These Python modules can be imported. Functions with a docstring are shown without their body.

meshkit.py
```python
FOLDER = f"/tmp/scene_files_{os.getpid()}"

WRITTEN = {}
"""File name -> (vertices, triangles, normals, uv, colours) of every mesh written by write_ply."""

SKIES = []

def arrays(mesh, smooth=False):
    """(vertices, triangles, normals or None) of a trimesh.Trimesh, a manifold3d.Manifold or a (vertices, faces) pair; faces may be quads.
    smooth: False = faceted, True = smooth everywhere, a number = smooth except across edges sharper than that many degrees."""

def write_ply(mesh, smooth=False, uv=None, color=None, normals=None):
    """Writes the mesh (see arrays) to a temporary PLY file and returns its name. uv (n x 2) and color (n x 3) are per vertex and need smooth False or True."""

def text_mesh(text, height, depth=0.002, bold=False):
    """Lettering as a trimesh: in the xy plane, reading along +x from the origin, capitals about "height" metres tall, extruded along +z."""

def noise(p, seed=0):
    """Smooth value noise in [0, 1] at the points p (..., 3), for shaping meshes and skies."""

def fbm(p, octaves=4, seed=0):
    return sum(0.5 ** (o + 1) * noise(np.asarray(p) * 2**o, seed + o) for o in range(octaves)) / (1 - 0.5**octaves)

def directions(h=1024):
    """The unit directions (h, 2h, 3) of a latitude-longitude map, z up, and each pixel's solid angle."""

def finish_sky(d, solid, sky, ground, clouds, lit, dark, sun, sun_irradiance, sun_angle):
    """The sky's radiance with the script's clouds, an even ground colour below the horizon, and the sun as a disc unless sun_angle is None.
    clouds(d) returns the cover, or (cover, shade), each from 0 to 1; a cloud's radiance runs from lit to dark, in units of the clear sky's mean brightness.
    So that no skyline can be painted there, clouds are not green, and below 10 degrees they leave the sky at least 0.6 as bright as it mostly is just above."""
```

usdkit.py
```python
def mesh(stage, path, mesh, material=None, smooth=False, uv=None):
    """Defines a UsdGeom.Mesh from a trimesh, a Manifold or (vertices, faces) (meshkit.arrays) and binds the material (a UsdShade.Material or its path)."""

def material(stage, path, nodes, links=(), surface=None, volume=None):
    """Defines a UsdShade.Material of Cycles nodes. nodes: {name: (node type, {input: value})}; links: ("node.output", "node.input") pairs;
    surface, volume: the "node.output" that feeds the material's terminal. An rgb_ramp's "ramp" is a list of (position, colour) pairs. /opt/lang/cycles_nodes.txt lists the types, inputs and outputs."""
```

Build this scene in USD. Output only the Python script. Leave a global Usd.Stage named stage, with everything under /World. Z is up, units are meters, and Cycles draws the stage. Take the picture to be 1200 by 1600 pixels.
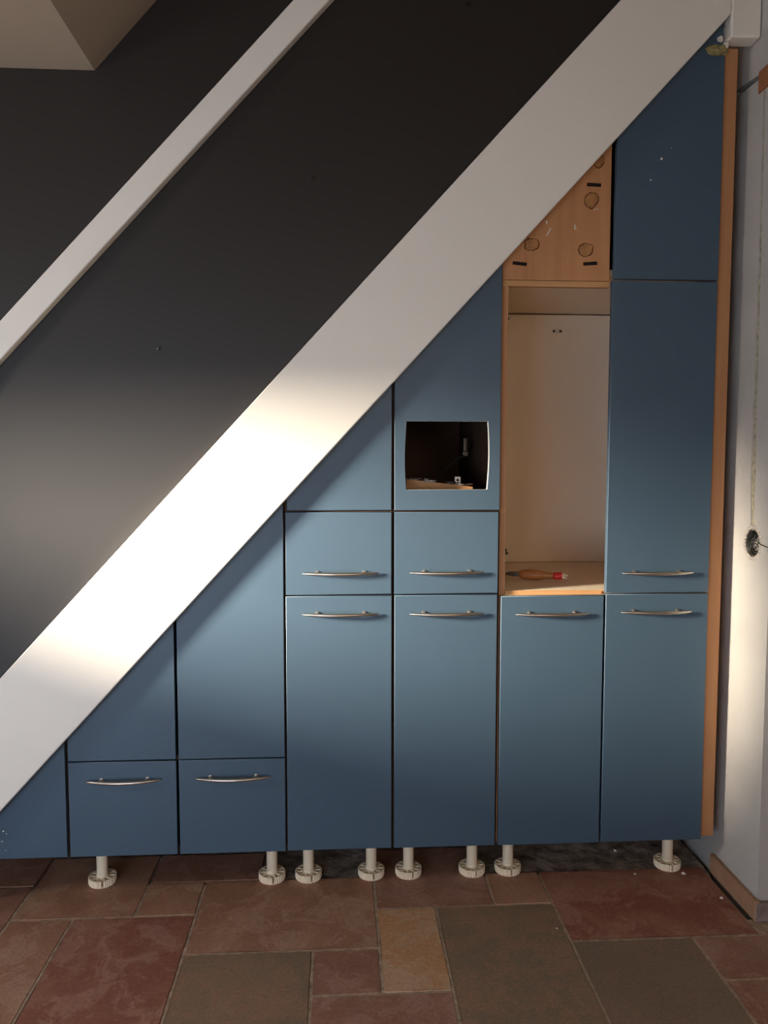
import math, random
import numpy as np, trimesh, manifold3d as m3, usdkit, meshkit
from shapely.geometry import Polygon, box as sbox, Point, LineString
from shapely import affinity
from shapely.ops import unary_union
from pxr import Usd, UsdGeom, UsdLux, UsdShade, Gf, Sdf, Vt

rng = random.Random(7)
nrng = np.random.default_rng(7)
stage = Usd.Stage.CreateInMemory()
UsdGeom.SetStageUpAxis(stage, UsdGeom.Tokens.z)
UsdGeom.SetStageMetersPerUnit(stage, 1.0)
UsdGeom.Xform.Define(stage, '/World')

# ------------------------------------------------------------------ camera
CAM = np.array([0.75255, -2.1096, 1.248275]); YAW, PITCH, ROLL = -.0577, -.0705, .0009
FPX = 1202.0
EXPOSURE = 0.0


def cam_axes():
    cy, sy, cp, sp, cr, sr = math.cos(YAW), math.sin(YAW), math.cos(PITCH), math.sin(PITCH), math.cos(ROLL), math.sin(ROLL)
    f = np.array([-sy * cp, cy * cp, sp]); r = np.array([cy, sy, 0.0]); u = np.cross(r, f)
    return cr * r + sr * u, -sr * r + cr * u, f


r_, u_, f_ = cam_axes()
cam = UsdGeom.Camera.Define(stage, '/World/camera')
cam.AddTransformOp().Set(Gf.Matrix4d(*r_, 0, *u_, 0, *(-f_), 0, *CAM, 1))
cam.CreateHorizontalApertureAttr(36.0); cam.CreateVerticalApertureAttr(48.0)
cam.CreateFocalLengthAttr(36.0 * FPX / 1200.0)
cam.CreateClippingRangeAttr((0.05, 100.0))
cam.CreateExposureAttr(EXPOSURE)

# ------------------------------------------------------------------ light
WX = -1.6                      # inner face of the left wall
WIN = (-1.15, -0.65, 1.135, 1.605)  # window_1 in the left wall, out of view, sized to shape the sun band: y0, y1, z0, z1
DOOR = (-1.45, 0.30, 0.08, 1.30)   # unseen low opening behind the camera, placed to light the lower fronts: x0, x1, z0, z1
WIN2 = (0.75, 1.85, 1.05, 1.85)   # window_2 in the same wall, out of view, placed to light the niche
YF = -2.75                     # wall behind the camera
SUN = np.array([2.574, 1.0, -0.461]); SUN /= np.linalg.norm(SUN)
SUN_E, SUN_ANGLE, SUN_COL = 240.0, 15.6, (1.0, 0.88, 0.69)
SKY1_E, SKY1_COL = 30.0, (1.0, 0.95, 0.90)
SKY2_E, SKY2_COL = 6.0, (0.67, 0.81, 1.0)


def aim(light, pos, d, up=(0, 0, 1)):
    d = np.asarray(d, float); d /= np.linalg.norm(d)
    x = np.cross(d, up); x /= np.linalg.norm(x); y = np.cross(x, d)
    light.AddTransformOp().Set(Gf.Matrix4d(*x, 0, *y, 0, *(-d), 0, *pos, 1))


sun = UsdLux.DistantLight.Define(stage, '/World/sun')
sun.CreateIntensityAttr(SUN_E); sun.CreateAngleAttr(SUN_ANGLE); sun.CreateColorAttr(SUN_COL)
aim(sun, (-6, -3, 3), SUN)
sky1 = UsdLux.RectLight.Define(stage, '/World/window_daylight')  # area light in the unseen left window, strength set for the stringer
sky1.CreateIntensityAttr(SKY1_E); sky1.CreateColorAttr(SKY1_COL)
sky1.CreateWidthAttr(WIN[1] - WIN[0] + .1); sky1.CreateHeightAttr(WIN[3] - WIN[2] + .1)
aim(sky1, (WX - .22, (WIN[0] + WIN[1]) / 2, (WIN[2] + WIN[3]) / 2), (1, 0, 0))
sky2 = UsdLux.RectLight.Define(stage, '/World/door_daylight')  # unseen bluish area light, low behind the camera, lights the lower fronts
sky2.CreateIntensityAttr(SKY2_E); sky2.CreateColorAttr(SKY2_COL)
sky2.CreateWidthAttr(DOOR[1] - DOOR[0]); sky2.CreateHeightAttr(DOOR[3] - DOOR[2])
aim(sky2, ((DOOR[0] + DOOR[1]) / 2, YF - .2, (DOOR[2] + DOOR[3]) / 2), (0, 1, 0))

SKY3_E, SKY3_COL = 3.0, (1.0, 0.85, 0.68)
sky3 = UsdLux.RectLight.Define(stage, '/World/rear_window_daylight')  # unseen warm area light behind the camera, placed to brighten the niche
sky3.CreateIntensityAttr(SKY3_E); sky3.CreateColorAttr(SKY3_COL)
sky3.CreateWidthAttr(WIN2[1] - WIN2[0]); sky3.CreateHeightAttr(WIN2[3] - WIN2[2])
aim(sky3, ((WIN2[0] + WIN2[1]) / 2, YF - .15, (WIN2[2] + WIN2[3]) / 2), (0, 1, 0))

# ------------------------------------------------------------------ helpers
used = {}


def numbered(parent, name):
    k = (parent, name); n = used.get(k, 0); used[k] = n + 1
    return f'{parent}/{name}' + (f'_{n:03d}' if n else '')


def obj(name, mesh, m, parent=None, smooth=30, label=None):
    path = numbered(str(parent.GetPath()) if parent else '/World', name)
    p = usdkit.mesh(stage, path, mesh, m, smooth=smooth).GetPrim()
    if label: p.SetCustomDataByKey('label', label)
    return p


def tag(p, label, cat, group=None, kind=None):
    p.SetCustomDataByKey('label', label)
    if cat: p.SetCustomDataByKey('category', cat)
    if group: p.SetCustomDataByKey('group', group)
    if kind: p.SetCustomDataByKey('kind', kind)
    return p


def struct(p, label=None):
    p.SetCustomDataByKey('kind', 'structure')
    if label: p.SetCustomDataByKey('label', label)
    return p


def thing(name, label=None, cat=None, loc=(0, 0, 0), group=None):
    """An Xform at the thing's base; its parts are given in world coordinates and shifted by shift()."""
    x = UsdGeom.Xform.Define(stage, numbered('/World', name)); x.AddTranslateOp().Set(Gf.Vec3d(*map(float, loc)))
    p = x.GetPrim()
    if label: tag(p, label, cat, group)
    return p


def holder(name, parent, label=None):
    p = UsdGeom.Xform.Define(stage, numbered(str(parent.GetPath()), name)).GetPrim()
    return p


def tm(mesh):
    if isinstance(mesh, trimesh.Trimesh): return mesh
    v, f, _ = meshkit.arrays(mesh)
    return trimesh.Trimesh(v, f, process=False)


def cat(*ms):
    return trimesh.util.concatenate([tm(m) for m in ms])


def move(mesh, d):
    mesh = tm(mesh).copy(); mesh.apply_translation(np.asarray(d, float)); return mesh


def bx(x0, x1, y0, y1, z0, z1):
    b = trimesh.creation.box([x1 - x0, y1 - y0, z1 - z0]); b.apply_translation([(x0 + x1) / 2, (y0 + y1) / 2, (z0 + z1) / 2]); return b


def mf(mesh):
    mesh = tm(mesh)
    return m3.Manifold(m3.Mesh(np.asarray(mesh.vertices, np.float32), np.asarray(mesh.faces, np.uint32)))


def inset(poly, d):
    """Mitred inset of a convex counter-clockwise polygon."""
    p = np.asarray(poly, float); n = len(p); out = []
    for i in range(n):
        a, b, c = p[i - 1], p[i], p[(i + 1) % n]
        e1, e2 = (b - a) / np.linalg.norm(b - a), (c - b) / np.linalg.norm(c - b)
        n1, n2 = np.array([-e1[1], e1[0]]), np.array([-e2[1], e2[0]])
        k = n1 + n2; k = k / (k @ n1)
        out.append(b + k * d)
    return np.array(out)


def loft(rings):
    n = len(rings[0]); v = np.vstack(rings); f = []
    for k in range(len(rings) - 1):
        for i in range(n):
            j = (i + 1) % n
            f += [[k * n + i, k * n + j, (k + 1) * n + j], [k * n + i, (k + 1) * n + j, (k + 1) * n + i]]
    f += [[0, i + 1, i] for i in range(1, n - 1)]
    b = (len(rings) - 1) * n
    f += [[b, b + i, b + i + 1] for i in range(1, n - 1)]
    m = trimesh.Trimesh(v, f, process=False)
    if m.volume < 0: m.invert()
    return m


def plate(poly, y0, y1, r=.002, seg=3, back=True):
    """A board with the (x, z) outline poly (convex) between y0 (front) and y1, its front and back arrises rounded."""
    poly = np.asarray(poly, float)
    a = sum(poly[i - 1][0] * poly[i][1] - poly[i][0] * poly[i - 1][1] for i in range(len(poly)))
    if a < 0: poly = poly[::-1]
    rings = []
    for k in range(seg + 1):
        t = k / seg * math.pi / 2
        q = inset(poly, r * (1 - math.sin(t)))
        rings.append(np.c_[q[:, 0], np.full(len(q), y0 + r * (1 - math.cos(t))), q[:, 1]])
    if back:
        for k in range(seg, -1, -1):
            t = k / seg * math.pi / 2
            q = inset(poly, r * (1 - math.sin(t)))
            rings.append(np.c_[q[:, 0], np.full(len(q), y1 - r * (1 - math.cos(t))), q[:, 1]])
    else:
        rings.append(np.c_[poly[:, 0], np.full(len(poly), y1), poly[:, 1]])
    return loft(rings)


def rect(x0, x1, z0, z1):
    return [(x0, z0), (x1, z0), (x1, z1), (x0, z1)]


def extr_y(shape, y0, y1):
    """Extrude a shapely shape in (x, z) along y."""
    out = []
    for g in getattr(shape, 'geoms', [shape]):
        if g.is_empty: continue
        m = trimesh.creation.extrude_polygon(g, y1 - y0, engine='earcut')
        v = m.vertices; m.vertices = np.c_[v[:, 0], y0 + v[:, 2], v[:, 1]]; m.invert(); out.append(m)
    return cat(*out)


def extr_z(shape, z0, z1):
    out = []
    for g in getattr(shape, 'geoms', [shape]):
        m = trimesh.creation.extrude_polygon(g, z1 - z0, engine='earcut'); m.apply_translation([0, 0, z0]); out.append(m)
    return cat(*out)


def rbox(x0, x1, y0, y1, z0, z1, r=.003, seg=8):
    s = m3.Manifold.sphere(r, seg)
    return m3.Manifold.batch_hull([s.translate((x, y, z)) for x in (x0 + r, x1 - r) for y in (y0 + r, y1 - r) for z in (z0 + r, z1 - r)])


def cyl(p0, p1, r, n=20, r1=None):
    p0, p1 = np.asarray(p0, float), np.asarray(p1, float); d = p1 - p0; L = np.linalg.norm(d)
    c = tm(m3.Manifold.cylinder(L, r, r if r1 is None else r1, n))
    c.apply_transform(trimesh.geometry.align_vectors([0, 0, 1], d / L)); c.apply_translation(p0); return c


def tube(pts, rad, n=8):
    """Swept tube; rad: number, list, or list of (a, b)."""
    p = np.asarray(pts, float); rad = np.broadcast_to(np.asarray(rad, float).reshape(-1, 1) if np.ndim(rad) == 1 else np.asarray(rad, float), (len(p), 1) if np.ndim(rad) < 2 else np.shape(rad))
    if rad.shape[1] == 1: rad = np.repeat(rad, 2, 1)
    t = np.gradient(p, axis=0); t /= np.linalg.norm(t, axis=1, keepdims=True)
    ref = np.array([0, 0, 1.0]) if abs(t[len(p) // 2][2]) < .9 else np.array([1.0, 0, 0])
    rings = []
    for i in range(len(p)):
        a = np.cross(t[i], ref); a /= np.linalg.norm(a); b = np.cross(a, t[i])
        ang = np.linspace(0, 2 * np.pi, n, endpoint=False)
        rings.append(p[i] + np.outer(np.cos(ang) * rad[i][0], a) + np.outer(np.sin(ang) * rad[i][1], b))
    return loft(rings)


def lump(c, s, seed, amp=.35, sub=3, freq=1.6):
    """An irregular blob: c centre, s half sizes."""
    m = trimesh.creation.icosphere(sub); v = m.vertices
    k = 1 + amp * (meshkit.fbm(v * freq + seed * 7.3, 3, seed)[:, None] * 2 - 1)
    m.vertices = v * k * np.asarray(s) + np.asarray(c); return m


# ------------------------------------------------------------------ materials
def mat(name, nodes, links=(), surface='p.BSDF'):
    return usdkit.material(stage, '/World/Looks/' + name, nodes, links, surface=surface)


def paint(name, col, rough=.45, spec=.5, var=.06, scale=3., bump=0., bscale=60., coat=0.):
    c = np.array(col)
    nodes = {'g': ('geometry', {}), 'n': ('noise_texture', {'scale': scale, 'detail': 4.}),
             'r': ('rgb_ramp', {'ramp': [(.3, tuple(c * (1 - var))), (.7, tuple(np.minimum(c * (1 + var), 1)))]}),
             'p': ('principled_bsdf', {'roughness': rough, 'specular_ior_level': spec, 'coat_weight': coat, 'coat_roughness': .3})}
    links = [('g.position', 'n.vector'), ('n.fac', 'r.fac'), ('r.color', 'p.base_color')]
    if bump:
        nodes['n2'] = ('noise_texture', {'scale': bscale, 'detail': 5.}); nodes['b'] = ('bump', {'strength': bump, 'distance': .004})
        links += [('g.position', 'n2.vector'), ('n2.fac', 'b.height'), ('b.normal', 'p.normal')]
    return mat(name, nodes, links)


def metal(name, col, rough=.3):
    return mat(name, {'p': ('principled_bsdf', {'base_color': col, 'metallic': 1., 'roughness': rough})})


BLUE = paint('blue_door_paint', (.055, .095, .140), .42, .5, .03, 2.)
WHITE = paint('white_gloss_paint', (.80, .75, .68), .35, .5, .015, 2.)
DARK = paint('dark_grey_wall_paint', (.0195, .0158, .0140), .50, .50, .05, 1.5, .03, 90.)
CEIL = paint('cream_ceiling_paint', (.36, .285, .215), .8, .2, .03, 2.)
PLASTER = paint('rough_white_plaster', (.48, .455, .43), .85, .2, .06, 6., .5, 25.)
PLASTER2 = paint('patched_pinkish_plaster', (.52, .46, .45), .9, .2, .15, 9., .6, 25.)
FILLER = paint('rough_grey_filler', (.42, .37, .27), .95, .1, .35, 60., 1., 90.)
MASONRY = paint('alcove_masonry', (.42, .36, .31), .95, .1, .2, 12., 1., 40.)
ROOMWALL = paint('room_wall_paint', (.70, .60, .50), .8, .2, .03, 2.)
CREAM = paint('cream_melamine', (.92, .79, .61), .5, .4, .02, 3.)
CARCASS = paint('brown_cabinet_carcass', (.13, .075, .05), .7, .2, .1, 5.)  # beech darkened so the shade in the door gaps is in the colour
DARKIN = paint('dark_cabinet_interior', (.10, .055, .035), .7, .2, .1, 5.)  # darkened to put the shade inside the cut-out into the colour
RAW = paint('raw_white_chipboard', (.40, .41, .41), .8, .2, .12, 200.)
PLASTIC = paint('cream_plastic', (.86, .72, .54), .45, .5, .02, 5.)
BLACK = paint('black_felt', (.018, .010, .008), .8, .2, .2, 60.)
FILM = paint('glue_film', (.40, .185, .065), .4, .5, .2, 60.)
GLUE = paint('dried_glue', (.16, .055, .015), .5, .4, .25, 80.)
FOAM = paint('olive_expanding_foam', (.34, .28, .13), .9, .2, .2, 50., .8, 120.)
CHIP = paint('white_scrape', (.75, .68, .60), .8, .2, .1, 90.)
RUST = paint('rust_brown_box', (.33, .13, .06), .8, .2, .2, 30.)
SKIRT = paint('terracotta_skirting', (.36, .205, .125), .7, .3, .15, 20., .2, 60.)
SKIRT2 = paint('grey_plum_skirting', (.24, .18, .165), .8, .2, .25, 30., .3, 60.)
GROUT = paint('grey_grout', (.38, .28, .205), .95, .1, .3, 40., .8, 120.)
MORTAR = paint('dirty_mortar_bed', (.25, .21, .18), .95, .1, .6, 22., 1., 60.)
CRUMB = paint('plaster_crumb', (.70, .62, .54), .9, .1, .1, 100.)
NICKEL = metal('brushed_nickel', (.62, .55, .48), .32)
STEEL = metal('grey_steel', (.40, .42, .46), .4)
DARKMETAL = metal('dark_metal', (.10, .09, .08), .35)
ZINC = metal('zinc_socket_box', (.34, .33, .31), .35)
REDP = paint('red_paint', (.75, .035, .03), .35, .5, .05, 60.)
TIPP = paint('cream_brush_tip', (.85, .66, .52), .5, .5, .05, 60.)
CABLE = paint('dark_cable', (.03, .028, .026), .5, .4, .05, 30.)
LEVER = paint('mauve_plaster', (.36, .31, .30), .9, .2, .15, 20., .5, 40.)


def wood(name, a, b, axis='z', rough=.5, scale=14.):
    sc = {'z': (scale, scale, .8), 'x': (.8, scale, scale)}[axis]
    return mat(name, {'g': ('geometry', {}), 'm': ('mapping', {'scale': sc}), 'n': ('noise_texture', {'scale': 3., 'detail': 6., 'distortion': .6}),
                      'r': ('rgb_ramp', {'ramp': [(.3, a), (.5, tuple((np.array(a) + b) / 2)), (.7, b)]}),
                      'p': ('principled_bsdf', {'roughness': rough, 'specular_ior_level': .4})},
               [('g.position', 'm.vector'), ('m.vector', 'n.vector'), ('n.fac', 'r.fac'), ('r.color', 'p.base_color')])


BEECH = wood('beech_veneer', (.48, .215, .092), (.55, .265, .12))
BEECHX = wood('beech_board', (.50, .25, .10), (.60, .32, .14), 'x')
HANDLEW = wood('tool_handle_wood', (.42, .16, .045), (.58, .25, .08), 'x', .35, 40.)


def slate(name, base, second, third, rough=.62):
    """Multicoloured slate: large patches of three tones, finer flakes, and relief."""
    lerp = lambda a, b, t: tuple(np.array(a) * (1 - t) + np.array(b) * t)
    return mat(name, {
        'g': ('geometry', {}), 'o': ('object_info', {}), 'sv': ('vector_math', {'math_type': 'multiply_add', 'vector2': (1., 1., 1.)}),
        'mul': ('vector_math', {'math_type': 'scale', 'vector1': (37., 53., 11.)}),
        'n1': ('noise_texture', {'scale': 3.6, 'detail': 7., 'roughness': .6, 'distortion': 1.2}),
        'n2': ('noise_texture', {'scale': 9., 'detail': 10., 'roughness': .70, 'distortion': .7}),
        'n3': ('noise_texture', {'scale': 120., 'detail': 4., 'roughness': .6}),
        'r1': ('rgb_ramp', {'ramp': [(.30, base), (.47, lerp(base, second, .35)), (.56, second), (.70, lerp(second, third, .5))]}),
        'r2': ('rgb_ramp', {'ramp': [(.50, (0, 0, 0)), (.565, (.65, .65, .65)), (.60, (.35, .35, .35)), (.72, (.8, .8, .8))]}),
        'mx': ('mix', {'mix_type': 'mix', 'color2': third}),
        'r3': ('rgb_ramp', {'ramp': [(.3, (1.75, 1.75, 1.75)), (.7, (2.45, 2.45, 2.45))]}),
        'mx2': ('mix', {'mix_type': 'multiply', 'fac': 1.}),
        'hadd': ('math', {'math_type': 'multiply_add', 'value2': .25}),
        'b': ('bump', {'strength': .3, 'distance': .004}),
        'p': ('principled_bsdf', {'roughness': rough, 'specular_ior_level': .35})},
        [('o.random', 'mul.scale'), ('g.position', 'sv.vector1'), ('mul.vector', 'sv.vector3'),
         ('sv.vector', 'n1.vector'), ('sv.vector', 'n2.vector'), ('sv.vector', 'n3.vector'),
         ('n1.fac', 'r1.fac'), ('n2.fac', 'r2.fac'), ('r2.color', 'mx.fac'), ('r1.color', 'mx.color1'),
         ('n3.fac', 'r3.fac'), ('mx.color', 'mx2.color1'), ('r3.color', 'mx2.color2'), ('mx2.color', 'p.base_color'),
         ('n3.fac', 'hadd.value1'), ('n2.fac', 'hadd.value3'), ('hadd.value', 'b.height'), ('b.normal', 'p.normal')])


SL_BROWN = slate('slate_brown', (.135, .066, .040), (.165, .088, .056), (.20, .125, .085))
SL_RED = slate('slate_red', (.112, .040, .026), (.135, .058, .038), (.185, .100, .074))
SL_OLIVE = slate('slate_olive', (.118, .076, .048), (.098, .069, .044), (.150, .080, .050))
SL_OCHRE = slate('slate_ochre', (.225, .135, .075), (.235, .150, .095), (.215, .095, .036))
SL_PLUM = slate('slate_plum', (.125, .058, .038), (.140, .072, .050), (.185, .105, .078))
SL_GREY = slate('slate_grey_green', (.092, .064, .043), (.102, .071, .048), (.112, .068, .046))

# ------------------------------------------------------------------ the setting
XR = 1.88          # right wall beside the cabinets
YN = -0.165        # the corner where that wall ends
LOW = lambda x: .4734 + 1.0874 * x     # lower edge of the stringer, in the plane of its face
UPP = lambda x: .8276 + 1.0861 * x

floor = UsdGeom.Xform.Define(stage, '/World/floor').GetPrim(); used[('/World', 'floor')] = 1
struct(floor, 'multicoloured slate tile floor in a mixed-size pattern with grey joints')
obj('grout_bed', cat(bx(-1.75, 2.9, -3.75, -.1655, -.06, -.0016), bx(-1.75, 1.853, -.1655, .09, -.06, -.0016)), GROUT, floor, smooth=False)
# rough mortar bed where the tiles stop, under the cabinets
gx, gy = np.meshgrid(np.linspace(-1.75, 1.865, 150), np.linspace(.05, .78, 34), indexing='ij')
gz = -.006 + .012 * (meshkit.fbm(np.stack([gx * 14, gy * 22, 0 * gx], -1), 4, 3) - .5) - .01 * (gy > .7)
gz[:, 0] = -.02
nv = gx.shape; idx = np.arange(gx.size).reshape(nv)
q = np.stack([idx[:-1, :-1], idx[1:, :-1], idx[1:, 1:], idx[:-1, 1:]], -1).reshape(-1, 4)
obj('mortar_bed', (np.stack([gx, gy, gz], -1).reshape(-1, 3), q), MORTAR, floor, smooth=True, label='rough dark unfinished mortar strip under the cabinets')

XS = {-1: -.140, 0: .027, 1: .191, 2: .3555, 3: .518, 4: .681, 5: .850, 6: 1.015, 7: 1.184, 8: 1.346, 9: 1.507, 10: 1.668, 11: 1.838}
YS = {-1: .265, 0: .105, 1: -.062, 2: -.232, 3: -.399, 4: -.565}
gxs = lambda i: XS[i] if i in XS else (-.14 + .165 * (i + 1) if i < -1 else 1.838 + .165 * (i - 11))
gys = lambda j: YS[j] if j in YS else (-.565 - .165 * (j - 4) if j > 4 else .265 + .165 * (-1 - j))
TILES = [(-1, 1, -1, 1, SL_BROWN), (1, 2, 0, 1, SL_BROWN), (1, 3, -1, 0, SL_PLUM), (-3, -1, 0, 2, SL_PLUM), (-3, -1, -2, 0, SL_PLUM), (-1, 0, 1, 4, SL_BROWN),
         (0, 2, 1, 4, SL_RED), (2, 5, 0, 2, SL_BROWN), (2, 4, 2, 4, SL_OLIVE), (4, 5, 2, 3, SL_PLUM), (5, 6, 1, 3, SL_OCHRE),
         (4, 6, 3, 5, SL_PLUM), (5, 7, -1, 1, SL_PLUM), (7, 8, 0, 1, SL_BROWN), (6, 8, 1, 4, SL_OLIVE), (8, 11, 0, 2, SL_RED),
         (8, 10, 2, 4, SL_GREY), (10, 11, 2, 3, SL_PLUM), (10, 12, 3, 5, SL_PLUM), (11, 13, 2, 3, SL_PLUM)]
taken = set()
for i0, i1, j0, j1, _ in TILES:
    taken |= {(i, j) for i in range(i0, i1) for j in range(j0, j1)}
kinds = [SL_BROWN, SL_RED, SL_OLIVE, SL_PLUM, SL_GREY, SL_BROWN, SL_OCHRE]
for j in range(1, 19):
    for i in range(-9, 16):
        if (i, j) in taken or (i > 10 and j < 2): continue
        w, h = rng.choice([(2, 2), (2, 2), (2, 3), (3, 2), (1, 1), (1, 2)])
        while any((a, b) in taken for a in range(i, i + w) for b in range(j, j + h)):
            if w > 1: w -= 1
            elif h > 1: h -= 1
            else: break
        TILES.append((i, i + w, j, j + h, rng.choice(kinds)))
        taken |= {(a, b) for a in range(i, i + w) for b in range(j, j + h)}
for i0, i1, j0, j1, m in TILES:
    x0, x1, y0, y1 = gxs(i0) + .0034, gxs(i1) - .0034, gys(j1) + .0034, gys(j0) - .0034
    if i1 == 11 and j0 < 3: x1 = 1.850
    # wobbling, slightly broken edges
    pts = []
    for (ax, ay), (bx_, by_) in (((x0, y0), (x1, y0)), ((x1, y0), (x1, y1)), ((x1, y1), (x0, y1)), ((x0, y1), (x0, y0))):
        n = max(3, int(math.hypot(bx_ - ax, by_ - ay) / .03))
        for k in range(n):
            t = k / n; pts.append((ax + (bx_ - ax) * t + rng.uniform(-.0009, .0009), ay + (by_ - ay) * t + rng.uniform(-.0009, .0009)))
    pts = np.array(pts); c = pts.mean(0); top = rng.uniform(-.0006, .0008)
    # bottom, shoulder and top ring
    sh = lambda d: pts + (c - pts) / np.maximum(np.abs(c - pts).max(1, keepdims=True), 1e-9) * d
    ring = lambda p, z: np.c_[p, np.full(len(p), z)]
    obj('tile', loft([ring(pts, -.02), ring(pts, top - .0022), ring(sh(.0018), top)]), m, floor, smooth=40)

# walls
ZT = 3.6
dark = extr_y(Polygon([(WX, .25), (-.45, .25), (-.45, LOW(-.45) + .18), (1.82, LOW(1.82) + .18), (1.82, ZT), (WX, ZT)]), 0, .08)
struct(obj('wall_back', dark, DARK), 'dark grey painted wall beside the stairs, above and below the white stringer')
struct(obj('wall_alcove', bx(WX, 2.0, .70, .78, -.05, ZT), MASONRY), 'bare masonry wall behind the cabinets under the stairs')

# right wall: plaster with a round hole for the socket box and a chase that climbs from it
SOCK = (-.0775, 1.0165)
wall_r = mf(bx(XR, XR + .12, YN, .78, -.05, ZT)) + mf(bx(XR + .05, 2.9, YN, YN + .12, -.05, ZT))
hole = mf(cyl((XR - .02, SOCK[0], SOCK[1]), (XR + .052, SOCK[0], SOCK[1]), .0385, 40))
chase_pts = [(-.0765, 1.05), (-.0705, 1.12), (-.069, 1.22), (-.0655, 1.34), (-.0672, 1.46), (-.0640, 1.60), (-.0655, 1.75), (-.0620, 1.92), (-.0600, 2.22)]
widths = [.0100, .0095, .0125, .0100, .0085, .0090, .007, .0065, .0055]
left = [(y - w, z) for (y, z), w in zip(chase_pts, widths)]; right = [(y + w, z) for (y, z), w in zip(chase_pts, widths)]
cz = Polygon(left + right[::-1])


def extr_x(shape, x0, x1):
    out = []
    for g in getattr(shape, 'geoms', [shape]):
        m = trimesh.creation.extrude_polygon(g, x1 - x0, engine='earcut'); v = m.vertices
        m.vertices = np.c_[x0 + v[:, 2], v[:, 0], v[:, 1]]; out.append(m)
    return cat(*out)


slot = Polygon([(-.028, 2.268), (-.018, 2.290), (.10, 2.325), (.10, 2.268), (.078, 2.262)])
slot2 = Polygon([(-.030, 2.262), (-.030, 2.274), (.11, 2.292), (.11, 2.268)])
wall_r = wall_r - hole - mf(extr_x(cz, XR - .01, XR + .010)) - mf(extr_x(slot2, XR - .01, XR + .035))
wr = struct(UsdGeom.Xform.Define(stage, '/World/wall_right').GetPrim(), 'rough white plaster wall at the right with an outside corner, a chase and a socket hole')
obj('plaster', wall_r, PLASTER, wr, smooth=False)
# filler in the chase: an uneven strip
ys = np.linspace(0, 1, 90); rows = []
cl = np.array(chase_pts); seg = np.linspace(cl[0][1], cl[-1][1] + .0, 140)
yc, wc = np.interp(seg, cl[:, 1], cl[:, 0]), np.interp(seg, cl[:, 1], widths)
G = np.array([[(XR + .004 + .007 * (meshkit.fbm(np.array([[s * 60., t * 3., 1.]]), 3, 5)[0] - .5), y + (t - .5) * 2.1 * w, s) for t in np.linspace(0, 1, 6)] for s, y, w in zip(seg, yc, wc)])
idx = np.arange(G.shape[0] * 6).reshape(-1, 6)
obj('chase_filler', (G.reshape(-1, 3), np.stack([idx[:-1, :-1], idx[:-1, 1:], idx[1:, 1:], idx[1:, :-1]], -1).reshape(-1, 4)), FILLER, wr, smooth=True, label='rough grey-green filler in the vertical cable chase')
obj('patched_plaster', plate(rect(XR + .051, 2.88, .07, 2.4), YN - .0015, YN + .001, .001), PLASTER2, wr, label='patched pinkish plaster face round the corner')
obj('plaster_edge', bx(XR - .001, XR + .052, YN - .001, YN + .01, .06, ZT - .01), PLASTER, wr)

# skirting tiles along the right wall
bs = struct(UsdGeom.Xform.Define(stage, '/World/baseboard_right').GetPrim(), 'terracotta skirting tiles at the foot of the right wall')
obj('tile', rbox(1.866, 1.8795, -.178, .076, .0, .056, .002), SKIRT, bs)
obj('tile', rbox(1.868, 2.20, -.181, -.166, .0, .052, .002), SKIRT2, bs, label='grey-plum skirting tile round the corner')

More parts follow.
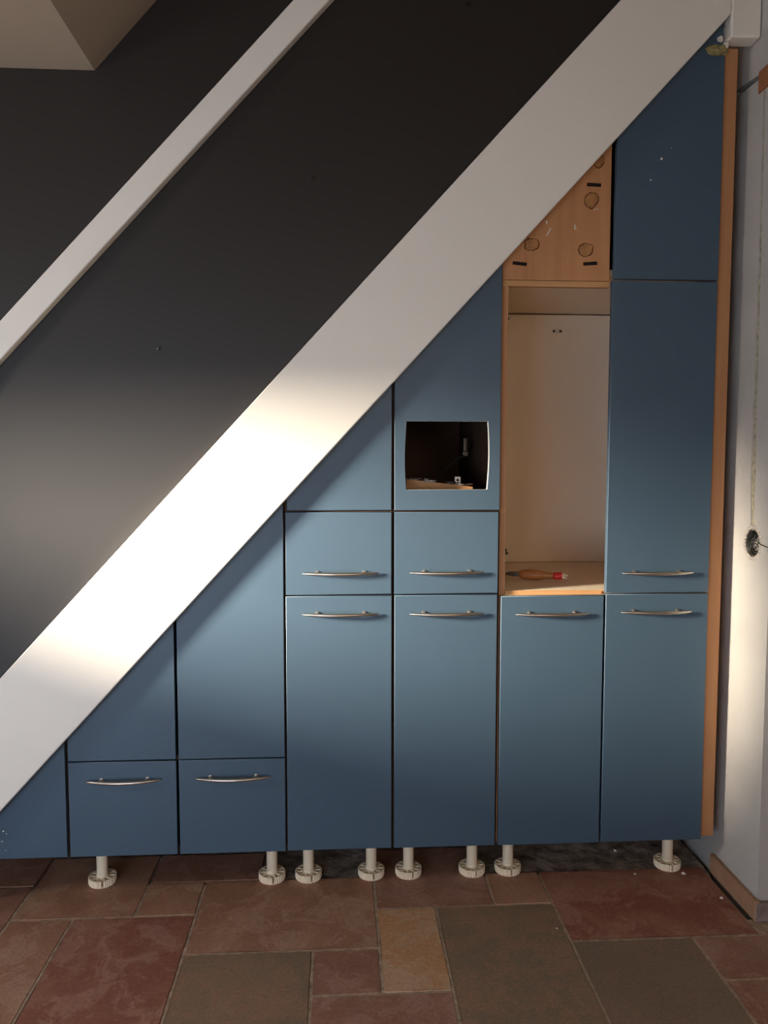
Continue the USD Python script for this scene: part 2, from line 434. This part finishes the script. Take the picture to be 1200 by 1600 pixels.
# left wall with the window, wall behind the camera with unseen openings that light the cabinets, ceilings
y0, y1, z0, z1 = WIN
wl = mf(bx(WX - .12, WX, YF - .12, .78, -.05, ZT)) - mf(bx(WX - .2, WX + .1, y0, y1, z0, z1))
struct(obj('wall_left', wl, ROOMWALL, smooth=False))
w1 = struct(UsdGeom.Xform.Define(stage, '/World/window_1').GetPrim(), 'small unseen window in the left wall, sized to shape the sun band')
fr = sbox(y0, z0, y1, z1).difference(sbox(y0 + .03, z0 + .03, y1 - .03, z1 - .03))
obj('window_frame', extr_x(fr, WX - .09, WX - .05), WHITE, w1, smooth=False)
obj('window_sill', rbox(WX - .05, WX + .03, y0 - .03, y1 + .03, z0 - .022, z0 - .001, .004), WHITE, w1)
struct(obj('wall_garden', bx(-3.4, .95, -3.3, -3.15, -.1, 2.9), MASONRY, smooth=False))   # added outside to block the sun from the rear openings
x0, x1, z0, z1 = DOOR
wf = mf(bx(WX - .12, 3.0, YF - .12, YF, -.05, ZT)) - mf(bx(x0, x1, YF - .3, YF + .1, z0, z1)) - mf(bx(WIN2[0], WIN2[1], YF - .3, YF + .1, WIN2[2], WIN2[3]))
struct(obj('wall_front', wf, ROOMWALL, smooth=False))
d1 = struct(UsdGeom.Xform.Define(stage, '/World/door_1').GetPrim(), 'unseen low opening behind the camera, placed to light the lower fronts')
df = sbox(x0, z0, x1, z1).difference(sbox(x0 + .04, z0 + .02, x1 - .04, z1 - .04))
obj('door_frame', extr_y(df, YF - .10, YF - .04), WHITE, d1, smooth=False)
w2 = struct(UsdGeom.Xform.Define(stage, '/World/window_2').GetPrim(), 'unseen window behind the camera, placed to light the niche')
df = sbox(WIN2[0], WIN2[2], WIN2[1], WIN2[3]).difference(sbox(WIN2[0] + .03, WIN2[2] + .03, WIN2[1] - .03, WIN2[3] - .03))
obj('window_frame', extr_y(df, YF - .10, YF - .05), WHITE, w2, smooth=False)
struct(obj('wall_right_far', bx(2.9, 3.0, YF - .1, YN + .1, -.05, ZT), ROOMWALL, smooth=False))
KX, KZ = .1223, 2.249           # the crease where the flat ceiling turns up with the stairs
top_x = KX + (ZT - KZ - .08) / 1.1124
prof = Polygon([(WX - .1, KZ), (KX, KZ), (top_x, ZT - .08), (3.0, ZT - .08), (3.0, ZT), (top_x - .06, ZT), (KX - .05, KZ + .10), (WX - .1, KZ + .10)])
struct(obj('ceiling', extr_y(prof, YF - .1, .004), CEIL, smooth=False), 'cream ceiling that turns up along the slope of the stairs')

# ------------------------------------------------------------------ stringer, handrail, casing
XA, XB = -.43, 1.7955
st = plate([(XA, LOW(XA)), (XB, LOW(XB)), (XB, UPP(XB)), (XA, UPP(XA))], -.035, -.0004, .0045, 4)
tag(obj('stair_stringer', st, WHITE), 'broad white diagonal stair stringer running from bottom left to top right', 'stair stringer')
RL, RU = lambda x: 1.6405 + 1.0785 * x, lambda x: 1.7384 + 1.0785 * x
hr = plate([(-1.3, RL(-1.3)), (1.35, RL(1.35)), (1.35, RU(1.35)), (-1.3, RU(-1.3))], -.030, -.0004, .004, 4)
tag(obj('handrail', hr, WHITE), 'narrow white diagonal handrail board on the dark wall above the stringer', 'handrail')
cs = rbox(1.796, 1.8785, -.036, .0165, 2.3665, 3.3, .006, 16)
tag(obj('boxed_post', cs, WHITE), 'white boxed-in post at top right where the stringer meets the plaster wall', 'post')
fo = cat(lump((1.786, -.002, 2.348), (.022, .013, .0125), 3, .45), lump((1.766, -.001, 2.3485), (.019, .012, .0125), 5, .45), lump((1.776, -.004, 2.342), (.016, .011, .009), 6, .5))
tag(obj('foam_lump', fo, FOAM, smooth=True), 'lump of olive expanding foam under the white boxed post', 'foam')
tag(obj('plaster_lump', lump((1.797, -.004, 2.3585), (.009, .009, .010), 8, .3), CHIP, smooth=True), 'small white plaster lump stuck between foam and boxed post', 'plaster lump', 'plaster lumps by the boxed post')
tag(obj('plaster_lump', lump((1.7835, -.002, 2.377), (.008, .006, .008), 9, .4), CHIP, smooth=True), 'small white plaster lump tucked behind the stringer edge above the foam', 'plaster lump', 'plaster lumps by the boxed post')
jb = thing('junction_box', 'rust-brown junction box on the right plaster wall at the top edge', 'junction box', (XR, -.06, 2.222))
obj('box', move(rbox(XR - .003, XR + .012, -.088, -.033, 2.222, 2.280, .001), (-XR, .06, -2.222)), RUST, jb)
obj('lid', move(rbox(XR - .0045, XR - .0025, -.086, -.035, 2.225, 2.277, .0008), (-XR, .06, -2.222)), RUST, jb)

# screws left in the dark wall
for (x, z), where in (((.6811, 1.9898), 'on the dark wall, middle one of three'), ((.2702, 1.5375), 'on the dark wall, lowest and leftmost of three'), ((1.0938, 2.4434), 'on the dark wall, topmost of three at the picture edge')):
    s = thing('wall_screw', 'dark screw in its plug ' + where, 'screw', (x, 0, z), 'screws left in the dark wall')
    ringp = trimesh.creation.annulus(.0030, .0068, .0024); ringp.apply_transform(trimesh.transformations.rotation_matrix(math.pi / 2, [1, 0, 0])); ringp.apply_translation([0, -.0008, 0])
    obj('plug', ringp, CABLE, s)
    obj('screw_head', cat(cyl((0, .004, 0), (.001, -.006, -.0005), .0026, 12), cyl((.001, -.006, -.0005), (.0012, -.0085, -.0006), .0042, 14, .0034)), DARKMETAL, s)

# ------------------------------------------------------------------ cabinets
F0, F1 = .0008, .0190            # front and back of a door
CY0, CY1 = .0200, .640           # carcass
ZB = .140


def handle_mesh(xl, xr, z, tilt=0.):
    """Bow handle: a tapered crescent on two short posts."""
    n = 33; s = np.linspace(-1, 1, n); xc, hl = (xl + xr) / 2, (xr - xl) / 2
    y = -(.0060 + .0170 * (1 - s ** 2)); zz = z + tilt * s
    p = np.c_[xc + s * hl, y, zz]
    k = np.sqrt(np.clip(1 - s ** 2, 0, 1)); ra = .0013 + .0042 * k; rb = .0014 + .0040 * k
    bow = tube(p, np.c_[ra, rb], 12)
    posts = []
    for t in (-.62, .62):
        yy = -(.0060 + .0170 * (1 - t * t))
        posts.append(cyl((xc + t * hl, F0 + .0003, z + tilt * t + .0014), (xc + t * hl, yy + .001, z + tilt * t + .0005), .0046, 14, .0036))
        posts.append(cyl((xc + t * hl, F0 + .0003, z + tilt * t + .0014), (xc + t * hl, F0 - .0022, z + tilt * t + .0014), .0062, 14))
    return cat(bow, *posts)


def leg_parts(x, y):
    tubem = cat(cyl((x, y, .018), (x, y, ZB + .003), .0160, 28), cyl((x, y, .018), (x, y, .030), .0185, 28, .0168), cyl((x, y, ZB - .010), (x, y, ZB + .0012), .0195, 28))
    R, n = .0385, 44
    ang = np.linspace(0, 2 * np.pi, n * 4, endpoint=False)
    rr = R + .0011 * np.sign(np.sin(ang * n)) * (np.abs(np.sin(ang * n)) > .3)
    disc = Polygon(np.c_[rr * np.cos(ang), rr * np.sin(ang)])
    spokes = [affinity.rotate(sbox(0, -.0021, R, .0021), a, origin=(0, 0)) for a in np.arange(0, 360, 36)]
    ringw = disc.difference(Point(0, 0).buffer(R - .0042, 48)); hub = Point(0, 0).buffer(.0195, 32)
    top = unary_union([ringw, hub] + spokes).difference(affinity.rotate(sbox(.02, -.0018, R * 1.2, .0018), -82, origin=(0, 0)))
    foot = cat(extr_z(disc.buffer(-.0012), .0006, .0045), extr_z(top, .0046, .0225))
    foot.apply_transform(trimesh.transformations.rotation_matrix(rng.uniform(-.15, .15), [0, 0, 1])); foot.apply_translation([x, y, 0])
    return tubem, foot


class Cabinet:
    def __init__(self, name, label, xa, xb, slope=True, ztop=None, body=BEECH, bars=(), hole2d=None):
        self.x0 = (xa + xb) / 2; self.o = (self.x0, .3, 0)
        self.p = thing(name, label, 'cabinet', self.o)
        zl = lambda x: min(LOW(x) + .05, 3.0)
        out = Polygon([(xa, ZB), (xb, ZB), (xb, zl(xb)), (xa, zl(xa))])
        self.out = out
        inner = out.buffer(-.017, join_style=2)
        if hole2d is not None: inner = hole2d(inner)
        frame = out.difference(inner)
        frame = unary_union([frame] + [sbox(xa, z - .008, xb, z + .008).intersection(out) for z in bars])
        self.add('body', cat(extr_y(frame, CY0, CY1), extr_y(out, CY1, CY1 + .006)), body, smooth=False)

    def add(self, name, mesh, m, parent=None, smooth=30, label=None):
        return obj(name, move(mesh, (-self.o[0], -self.o[1], -self.o[2])), m, parent or self.p, smooth, label)

    def front(self, name, poly, handle=None, label=None, m=BLUE):
        d = self.add(name, plate(poly, F0, F1, .0022), m, label=label)
        if handle: self.add('handle', handle_mesh(*handle), NICKEL, d, label='brushed nickel bow handle')
        return d

    def legs(self, xs):
        for x, y in xs:
            t, f = leg_parts(x, y)
            l = self.add('leg', t, PLASTIC, label=None); self.add('foot', f, PLASTIC, l)


def tri(xa, xb, z0):
    """A front cut along the stringer, from z0 up to behind it."""
    za, zb = LOW(xa) + .045, LOW(xb) + .045
    if za > z0 + .01: return [(xa, z0), (xb, z0), (xb, zb), (xa, za)]
    xs = (z0 - .045 - .4734) / 1.0874
    return [(max(xs, xa), z0), (xb, z0), (xb, zb)]


Z1a, Z1b = .4088, .4124          # drawer / upper front joint, low cabinet
Z2a, Z2b = .8664, .8700
Z3a, Z3b = 1.0990, 1.1034
Z4a, Z4b = 1.7340, 1.7385
BACKL = .12                      # legs stand this far back

# low cabinet at the far left, cut off by the picture's edge
A = Cabinet('corner_cabinet', 'low blue cabinet at the far left with one sloping door under the stringer', -.30, -.0012, body=CARCASS)
ad = A.front('door', tri(-.2985, -.0048, ZB), label='sloping blue door with a few white scuffs')
for x, z, r in ((-.1759, .2201, .0022), (-.1676, .2126, .0016), (-.1803, .1911, .0020), (-.172, .165, .0012)):
    A.add('paint_chip', lump((x, F0, z), (r, .0006, r), int(x * -9999), .5, 2), CHIP, ad, smooth=True, label='small white scuff in the paint')
A.legs([(-.255, .55)])
# double unit with two drawers
B = Cabinet('drawer_cabinet', 'low wide blue cabinet with two drawers below two sloping doors', .0008, .5992, bars=(.4106,), body=CARCASS)
B.front('door', tri(.0030, .2968, Z1b), label='narrow sloping blue door')
B.front('door', tri(.3037, .5976, Z1b), label='taller sloping blue door')
B.front('drawer', rect(.0030, .2968, ZB, Z1a), (.0536, .2565, .3575, .0008))
B.front('drawer', rect(.3037, .5976, ZB, Z1a), (.3517, .5560, .3590, .0004))
B.legs([(.0522, .118), (.5487, .1110)])
# the unit with drawer and door
C = Cabinet('tall_cabinet', 'blue cabinet with triangular top door over a drawer and door, left of the cut-out', .6008, .8992, bars=(.8682, 1.1012), body=CARCASS)
C.front('door', tri(.6075, .8956, Z3b), label='sloping triangular blue top door')
C.front('drawer', rect(.6035, .8956, Z2b, Z3a), (.6507, .8596, .9300))
C.front('door', rect(.6032, .8965, ZB + .0008, Z2a), (.6503, .8596, .8163))
C.legs([(.6564, .1125), (.8435, .1150)])
# the unit whose door has a cut-out
D = Cabinet('tall_cabinet', 'tall blue cabinet with a square hole cut in its upper door', .9008, 1.1985, bars=(.8682, 1.1012), body=DARKIN)
# the cut-out: straight top and bottom, bowed sides
hx0, hx1, hz0, hz1 = .9360, 1.1615, 1.1600, 1.3487
zs_ = np.linspace(0, 1, 13)
lft = [(hx0 - .0035 * math.sin(math.pi * t) * (1 + .3 * t) - .001 * t, hz1 + (hz0 - hz1) * t) for t in zs_[::-1]][::-1]
rgt = [(hx1 + .0045 * math.sin(math.pi * t) + .001 * t, hz0 + (hz1 - hz0) * t) for t in zs_]
cut = Polygon(lft + rgt)
door = mf(plate(tri(.9030, 1.1965, Z3b), F0, F1, .0022)) - mf(extr_y(cut, -.02, .05))
dd = D.add('door', door, BLUE, smooth=25, label='blue door with a square hole cut through it')
rim = cut.buffer(.0012).difference(cut.buffer(-.0006))
D.add('raw_edge', extr_y(rim, F0 + .0012, F1 - .001), RAW, dd, smooth=False, label='pale raw chipboard rim of the cut-out')
D.front('drawer', rect(.9032, 1.1940, Z2b, Z3a), (.9461, 1.1530, .9302))
D.front('door', rect(.9037, 1.1930, ZB, Z2a), (.9465, 1.1535, .8148))
D.legs([(.9553, .1150), (1.1475, .1150)])
# the dark rail pieces seen in the gap to the right of that unit
# right double unit with the open niche
NZ0, NZ1 = .8744, 1.7170
E = Cabinet('niche_cabinet', 'tall wide beech cabinet with an open cream niche, blue doors beside and below it', 1.2000, 1.7995,
            hole2d=lambda inner: inner)
sh = rbox(1.2172, 1.7825, CY0 + .0025, CY1 - .001, NZ0 - .018, NZ0, .0012)
E.add('shelf', sh, CREAM, label='cream shelf board forming the niche floor')
E.add('edge_band', rbox(1.2172, 1.7825, .0172, CY0 + .0027, NZ0 - .0178, NZ0 - .0004, .0008), BEECHX, label='beech front edge of the niche shelf')
YB = .600
E.add('back_panel', rbox(1.2172, 1.7825, YB, YB + .014, NZ0 + .001, 1.7500, .0015), CREAM, label='cream back panel of the niche with a finger hole')
E.add('back_rail', rbox(1.2172, 1.7825, YB + .004, YB + .016, 1.7550, 1.83, .0015), CREAM)
E.add('niche_top', rbox(1.2172, 1.7825, CY0 + .018, YB + .003, 1.7560, 1.772, .001), CREAM, label='cream top board of the niche')
E.add('front_rail', plate(rect(1.2005, 1.4985, 1.7185, 1.7345), .0175, .0370, .0012), BEECHX, label='beech rail above the niche')
E.add('niche_lining', rbox(1.2165, 1.2185, CY0 + .004, YB, NZ0, 1.755, .0005), CREAM)
bp = E.add('beech_panel', plate(tri(1.2010, 1.4990, 1.7356), .0178, .0358, .0012), BEECH, label='bare beech panel with glue marks above the niche')
# left-over glue rings, black felt strips and scrapes on the bare panel
for k, (x, z, a, b) in enumerate(((1.4633, 2.0569, .0150, .0165), (1.4441, 1.9526, .0195, .0200), (1.2806, 1.8314, .0200, .0165), (1.4307, 1.8184, .0205, .0180))):
    t = np.linspace(0, 2 * np.pi, 40, endpoint=False)
    w = 1 + .55 * (meshkit.fbm(np.c_[np.cos(t) * 1.7 + k * 5, np.sin(t) * 1.7, 0 * t], 4, k) - .5)
    path = np.c_[x + a * w * np.cos(t), np.full(40, .0176), z + b * w * np.sin(t)]
    path = np.vstack([path, path[:1] + [0, -.0003, .0004]])
    rr = .0003 + .0026 * meshkit.fbm(np.c_[t * 2, t * 0, t * 0 + k], 2, k + 3)
    ringm = tube(path, np.r_[rr, rr[:1]], 6)
    film = extr_y(Polygon(path[:-1][:, [0, 2]]), .01745, .0179)
    gr = E.add('glue_ring', ringm, GLUE, bp, smooth=True, label='ring of dried brown glue')
    E.add('glue_film', film, FILM, bp, smooth=False)
for x, z, a in ((1.4504, 1.9937, -.03), (1.2476, 1.7793, -.09), (1.4439, 1.7823, .07)):
    s = tm(rbox(-.0195, .0195, -.001, .0008, -.0045, .0045, .0006, 6)); s.apply_transform(trimesh.transformations.rotation_matrix(-a, [0, 1, 0]))
    E.add('felt_strip', move(s, (x, .0172, z)), BLACK, bp, label='short black strip')
for x, z, w, h, a in ((1.3205, 1.8921, .003, .006, .1), (1.3263, 1.8648, .0145, .0022, 1.0), (1.3991, 1.8815, .0022, .0075, -.1), (1.4010, 1.8755, .0042, .0026, .4), (1.4530, 1.9289, .0024, .0022, 0), (1.4600, 1.9289, .0024, .0022, 0)):
    c = np.array([(-w, -h * .3), (w * .3, -h), (w, h * .2), (-w * .2, h)]) if w < .01 else np.array([(-w, -h), (w * .8, -h * .3), (w, h), (-w * .6, h * .6)])
    ca, sa = math.cos(a), math.sin(a); c = c @ np.array([[ca, sa], [-sa, ca]]) + [x, z]
    E.add('scrape', extr_y(Polygon(c).convex_hull, .0172, .0180), CHIP, bp, smooth=False, label='white scrape')
# fronts of that unit
E.front('door', rect(1.2030, 1.4972, ZB - .0006, .8612), (1.2438, 1.4526, .8108))
E.front('door', rect(1.5026, 1.7993, ZB + .0006, .8640), (1.5441, 1.7488, .8135))
E.front('door', rect(1.5022, 1.7990, .8672, Z4a), (1.5433, 1.7510, .9248), label='tall blue middle door')
td = E.add('door', mf(plate(tri(1.5068, 1.8000, Z4b), F0, F1, .0022)) - mf(bx(1.7930, 1.85, -.05, .05, 2.3645, 2.6)), BLUE, smooth=25, label='sloping dark blue top door with white chips')
for x, z, r in ((1.6309, 2.0608, .0030), (1.6021, 2.0042, .0022), (1.6580, 2.0900, .0012)):
    E.add('paint_chip', lump((x, F0, z), (r, .0006, r * 1.2), int(x * 1000), .5, 2), CHIP, td, smooth=True, label='small white chip in the paint')
E.add('filler_strip', plate(rect(1.8000, 1.8445, .1412, 2.3640), .0180, .036, .0014), BEECH, label='upright beech filler strip at the right end')
E.add('shelf_stud', lump((1.4958, .0165, .8665), (.0045, .002, .004), 21, .4, 2), RUST, smooth=True, label='small brown stud on the shelf edge')
E.legs([(1.2573, .1160), (1.7511, .1140)])
# small holes and fittings at the back of the niche
for x in (1.5085, 1.5315):
    E.add('finger_hole', cyl((x, YB - .0006, 1.6935), (x, YB + .0005, 1.6935), .0050, 16), BLACK)
fing = affinity.scale(Point(0, 0).buffer(1, 24), .0115, .0065).difference(affinity.scale(Point(0, 0).buffer(1, 24), .0100, .0050))
E.add('finger_plate', extr_y(affinity.translate(fing, 1.520, 1.6935), YB - .0012, YB + .0005), NICKEL)
for x, z in ((1.336, 1.738), (1.3425, .9150)):
    E.add('shelf_pin', cat(rbox(x - .004, x + .004, YB - .016, YB + .0005, z - .011, z + .010, .001), cyl((x + .005, YB - .012, z - .006), (x + .005, YB - .018, z - .006), .004, 12)), DARKMETAL)

# what lies inside the cut-out
board = tm(rbox(-.100, .092, -.009, .009, -.023, .030, .0015)); board.apply_transform(trimesh.transformations.rotation_matrix(.115, [0, 1, 0]))
ib = thing('loose_board', 'pale beech board lying tilted inside the cut-out of the blue door', 'board', (1.02, .075, 1.0955))
obj('board', move(board, (.018, .0, .051)), BEECHX, ib)
def rubble(n, s0):
    r2 = random.Random(s0); out = []
    for k in range(n):
        x = r2.uniform(-.080, .105)
        out.append(lump((x, r2.uniform(-.012, .002), .0825 - .115 * (x - .018) + r2.uniform(0, .005)), (r2.uniform(.005, .018), .006, r2.uniform(.0018, .0042)), s0 + k, .5, 2))
    return cat(*out)


obj('splinters', rubble(14, 3), paint('dark_debris', (.07, .045, .035), .9, .1, .6, 60.), ib, label='dark splintered debris along the top of the board').SetCustomDataByKey('kind', 'stuff')
obj('shavings', rubble(9, 41), paint('grey_debris', (.36, .32, .29), .9, .1, .4, 60.), ib, label='grey shavings along the top of the board').SetCustomDataByKey('kind', 'stuff')
mb = thing('mounting_plate', 'small grey steel plate with one hole standing behind the loose board in the cut-out', 'metal plate', (1.098, .13, 1.141))
pl = sbox(-.0085, 0, .0085, .052).difference(Point(0, .042).buffer(.0036))
obj('plate', extr_y(pl, -.001, .001), STEEL, mb, smooth=False)
obj('foot', bx(-.0085, .0085, -.001, .022, -.0018, .0002), STEEL, mb)
cb = [(1.02, .30, 1.155), (1.05, .31, 1.175), (1.09, .33, 1.215), (1.13, .34, 1.245), (1.16, .35, 1.262), (1.172, .35, 1.30)]
tt = np.linspace(0, 5, 30); cbp = np.stack([np.interp(tt, range(6), np.array(cb)[:, k]) for k in range(3)], 1)
tag(obj('cable', tube(cbp, .004, 8), CABLE, smooth=True), 'dark cable curving up inside the cut-out of the blue door', 'cable')
hg = thing('hinge', 'small metal hinge bracket high up at the back inside the cut-out', 'hinge', (1.1475, .30, 1.27))
obj('arm', cat(rbox(-.006, .006, -.004, .004, -.002, .040, .0015), rbox(-.010, .010, -.010, .004, -.016, 0, .003)), DARKMETAL, hg)
obj('cup', cyl((0, -.008, -.010), (0, -.013, -.010), .007, 14), DARKMETAL, hg)

# brush lying in the niche
th = math.atan2(.1587 - .2317, 1.4376 - 1.2658)
br = thing('paint_brush', 'wooden-handled brush with dark ferrule and red tip lying on the niche shelf', 'brush', (1.352, .195, NZ0 + .0006))
L = .190
prof_ = lambda pts: np.array(pts, float)
def rev(pts, flat=.75, n=20):
    p = np.array(pts, float)
    return tube(np.c_[p[:, 0], 0 * p[:, 0], 0 * p[:, 0]], np.c_[p[:, 1], p[:, 1] * flat], n)
def lay(m):
    m = tm(m).copy(); m.apply_transform(trimesh.transformations.rotation_matrix(th, [0, 0, 1])); m.apply_translation([0, 0, .0162]); return m
obj('handle', lay(rev([(-.052, .004), (-.050, .0120), (-.044, .0155), (-.030, .0183), (-.010, .0188), (.010, .0168), (.030, .0132), (.045, .0119), (.053, .0120)], .85)), HANDLEW, br, smooth=True)
obj('painted_end', lay(rev([(.0525, .0121), (.060, .0128), (.072, .0134), (.079, .0130)], .85)), REDP, br, smooth=True, label='red painted end of the handle')
tipm = cat(*[rev([(.070, .004), (.080, .0046), (.090, .0022), (.0945, .0004)], 1, 10).apply_translation([dx, .0072 * math.cos(a), .0066 * math.sin(a)]) for a, dx in ((0, .001), (1.2, -.004), (2.4, 0), (3.6, -.003), (4.9, .002))])
obj('tip', lay(tipm), TIPP, br, smooth=True, label='cream frayed tip')
fer = loft([np.c_[np.full(4, x), [-w, w, w, -w], [-h, -h, h, h]] for x, w, h in ((-.092, .0125, .0020), (-.090, .0130, .0034), (-.070, .0110, .0060), (-.056, .0085, .0070), (-.050, .0070, .0066))])
fe = obj('ferrule', lay(fer), DARKMETAL, br, label='dark metal ferrule')

# socket box in the right wall
sb = thing('socket_box', 'round grey socket box with bare wires sunk into the right plaster wall', 'socket box', (XR, SOCK[0], SOCK[1]))
ann = trimesh.creation.annulus(.0335, .0365, .046); ann.apply_transform(trimesh.transformations.rotation_matrix(math.pi / 2, [0, 1, 0])); ann.apply_translation([.0255, 0, 0])
obj('rim', ann, ZINC, sb)
obj('back', cyl((.044, 0, 0), (.047, 0, 0), .0345, 32), ZINC, sb)
rg = [lump((.0005, .0415 * math.cos(a), .0435 * math.sin(a)), (.0030, .0062, .0062), 40 + k, .5, 2) for k, a in enumerate(np.linspace(0, 2 * math.pi, 26, endpoint=False))]
obj('plaster_ring', cat(*rg), paint('fresh_plaster', (.46, .41, .37), .9, .2, .1, 60.), sb, smooth=True, label='rough plaster collar')
ws = []
for k in range(5):
    a = k * 1.3; t = np.linspace(0, 1, 14)
    ws.append(tube(np.c_[.040 - .030 * np.sin(t * 3.0), .024 * np.cos(a + t * 2.6), .024 * np.sin(a + t * 2.6) - .004], .0016, 6))
obj('wire', cat(*ws), CABLE, sb, smooth=True)
obj('crumpled_cover', lump((.024, .004, -.006), (.012, .024, .022), 77, .7, 4, 2.6), ZINC, sb, smooth=15, label='crumpled foil-like cover')
obj('cable_end', tube([(-.002, -.034, .004), (-.004, -.05, .000), (-.0045, -.075, -.002), (-.004, -.095, -.003)], .0011, 6), CABLE, sb, smooth=True)

# crumbs on the floor
for (x, y, s), where in zip(((1.6224, .2056, .0050), (1.6336, .0695, .0036), (1.7794, .0613, .0058), (1.8300, -.0700, .0045), (1.3244, -.1805, .0026)),
                           ('on the dark mortar strip under the right cabinet', 'on the red tile just left of the right-hand leg', 'beside the foot of the right-hand leg, the largest', 'on the red tile by the right skirting', 'on the olive tile, the smallest and nearest')):
    tag(obj('plaster_crumb', lump((x, y, s * .72 + .0008), (s * 1.1, s, s * .7), int(x * 997), .35, 2), CRUMB, smooth=True), 'whitish plaster crumb ' + where, 'crumb', 'plaster crumbs on the floor')
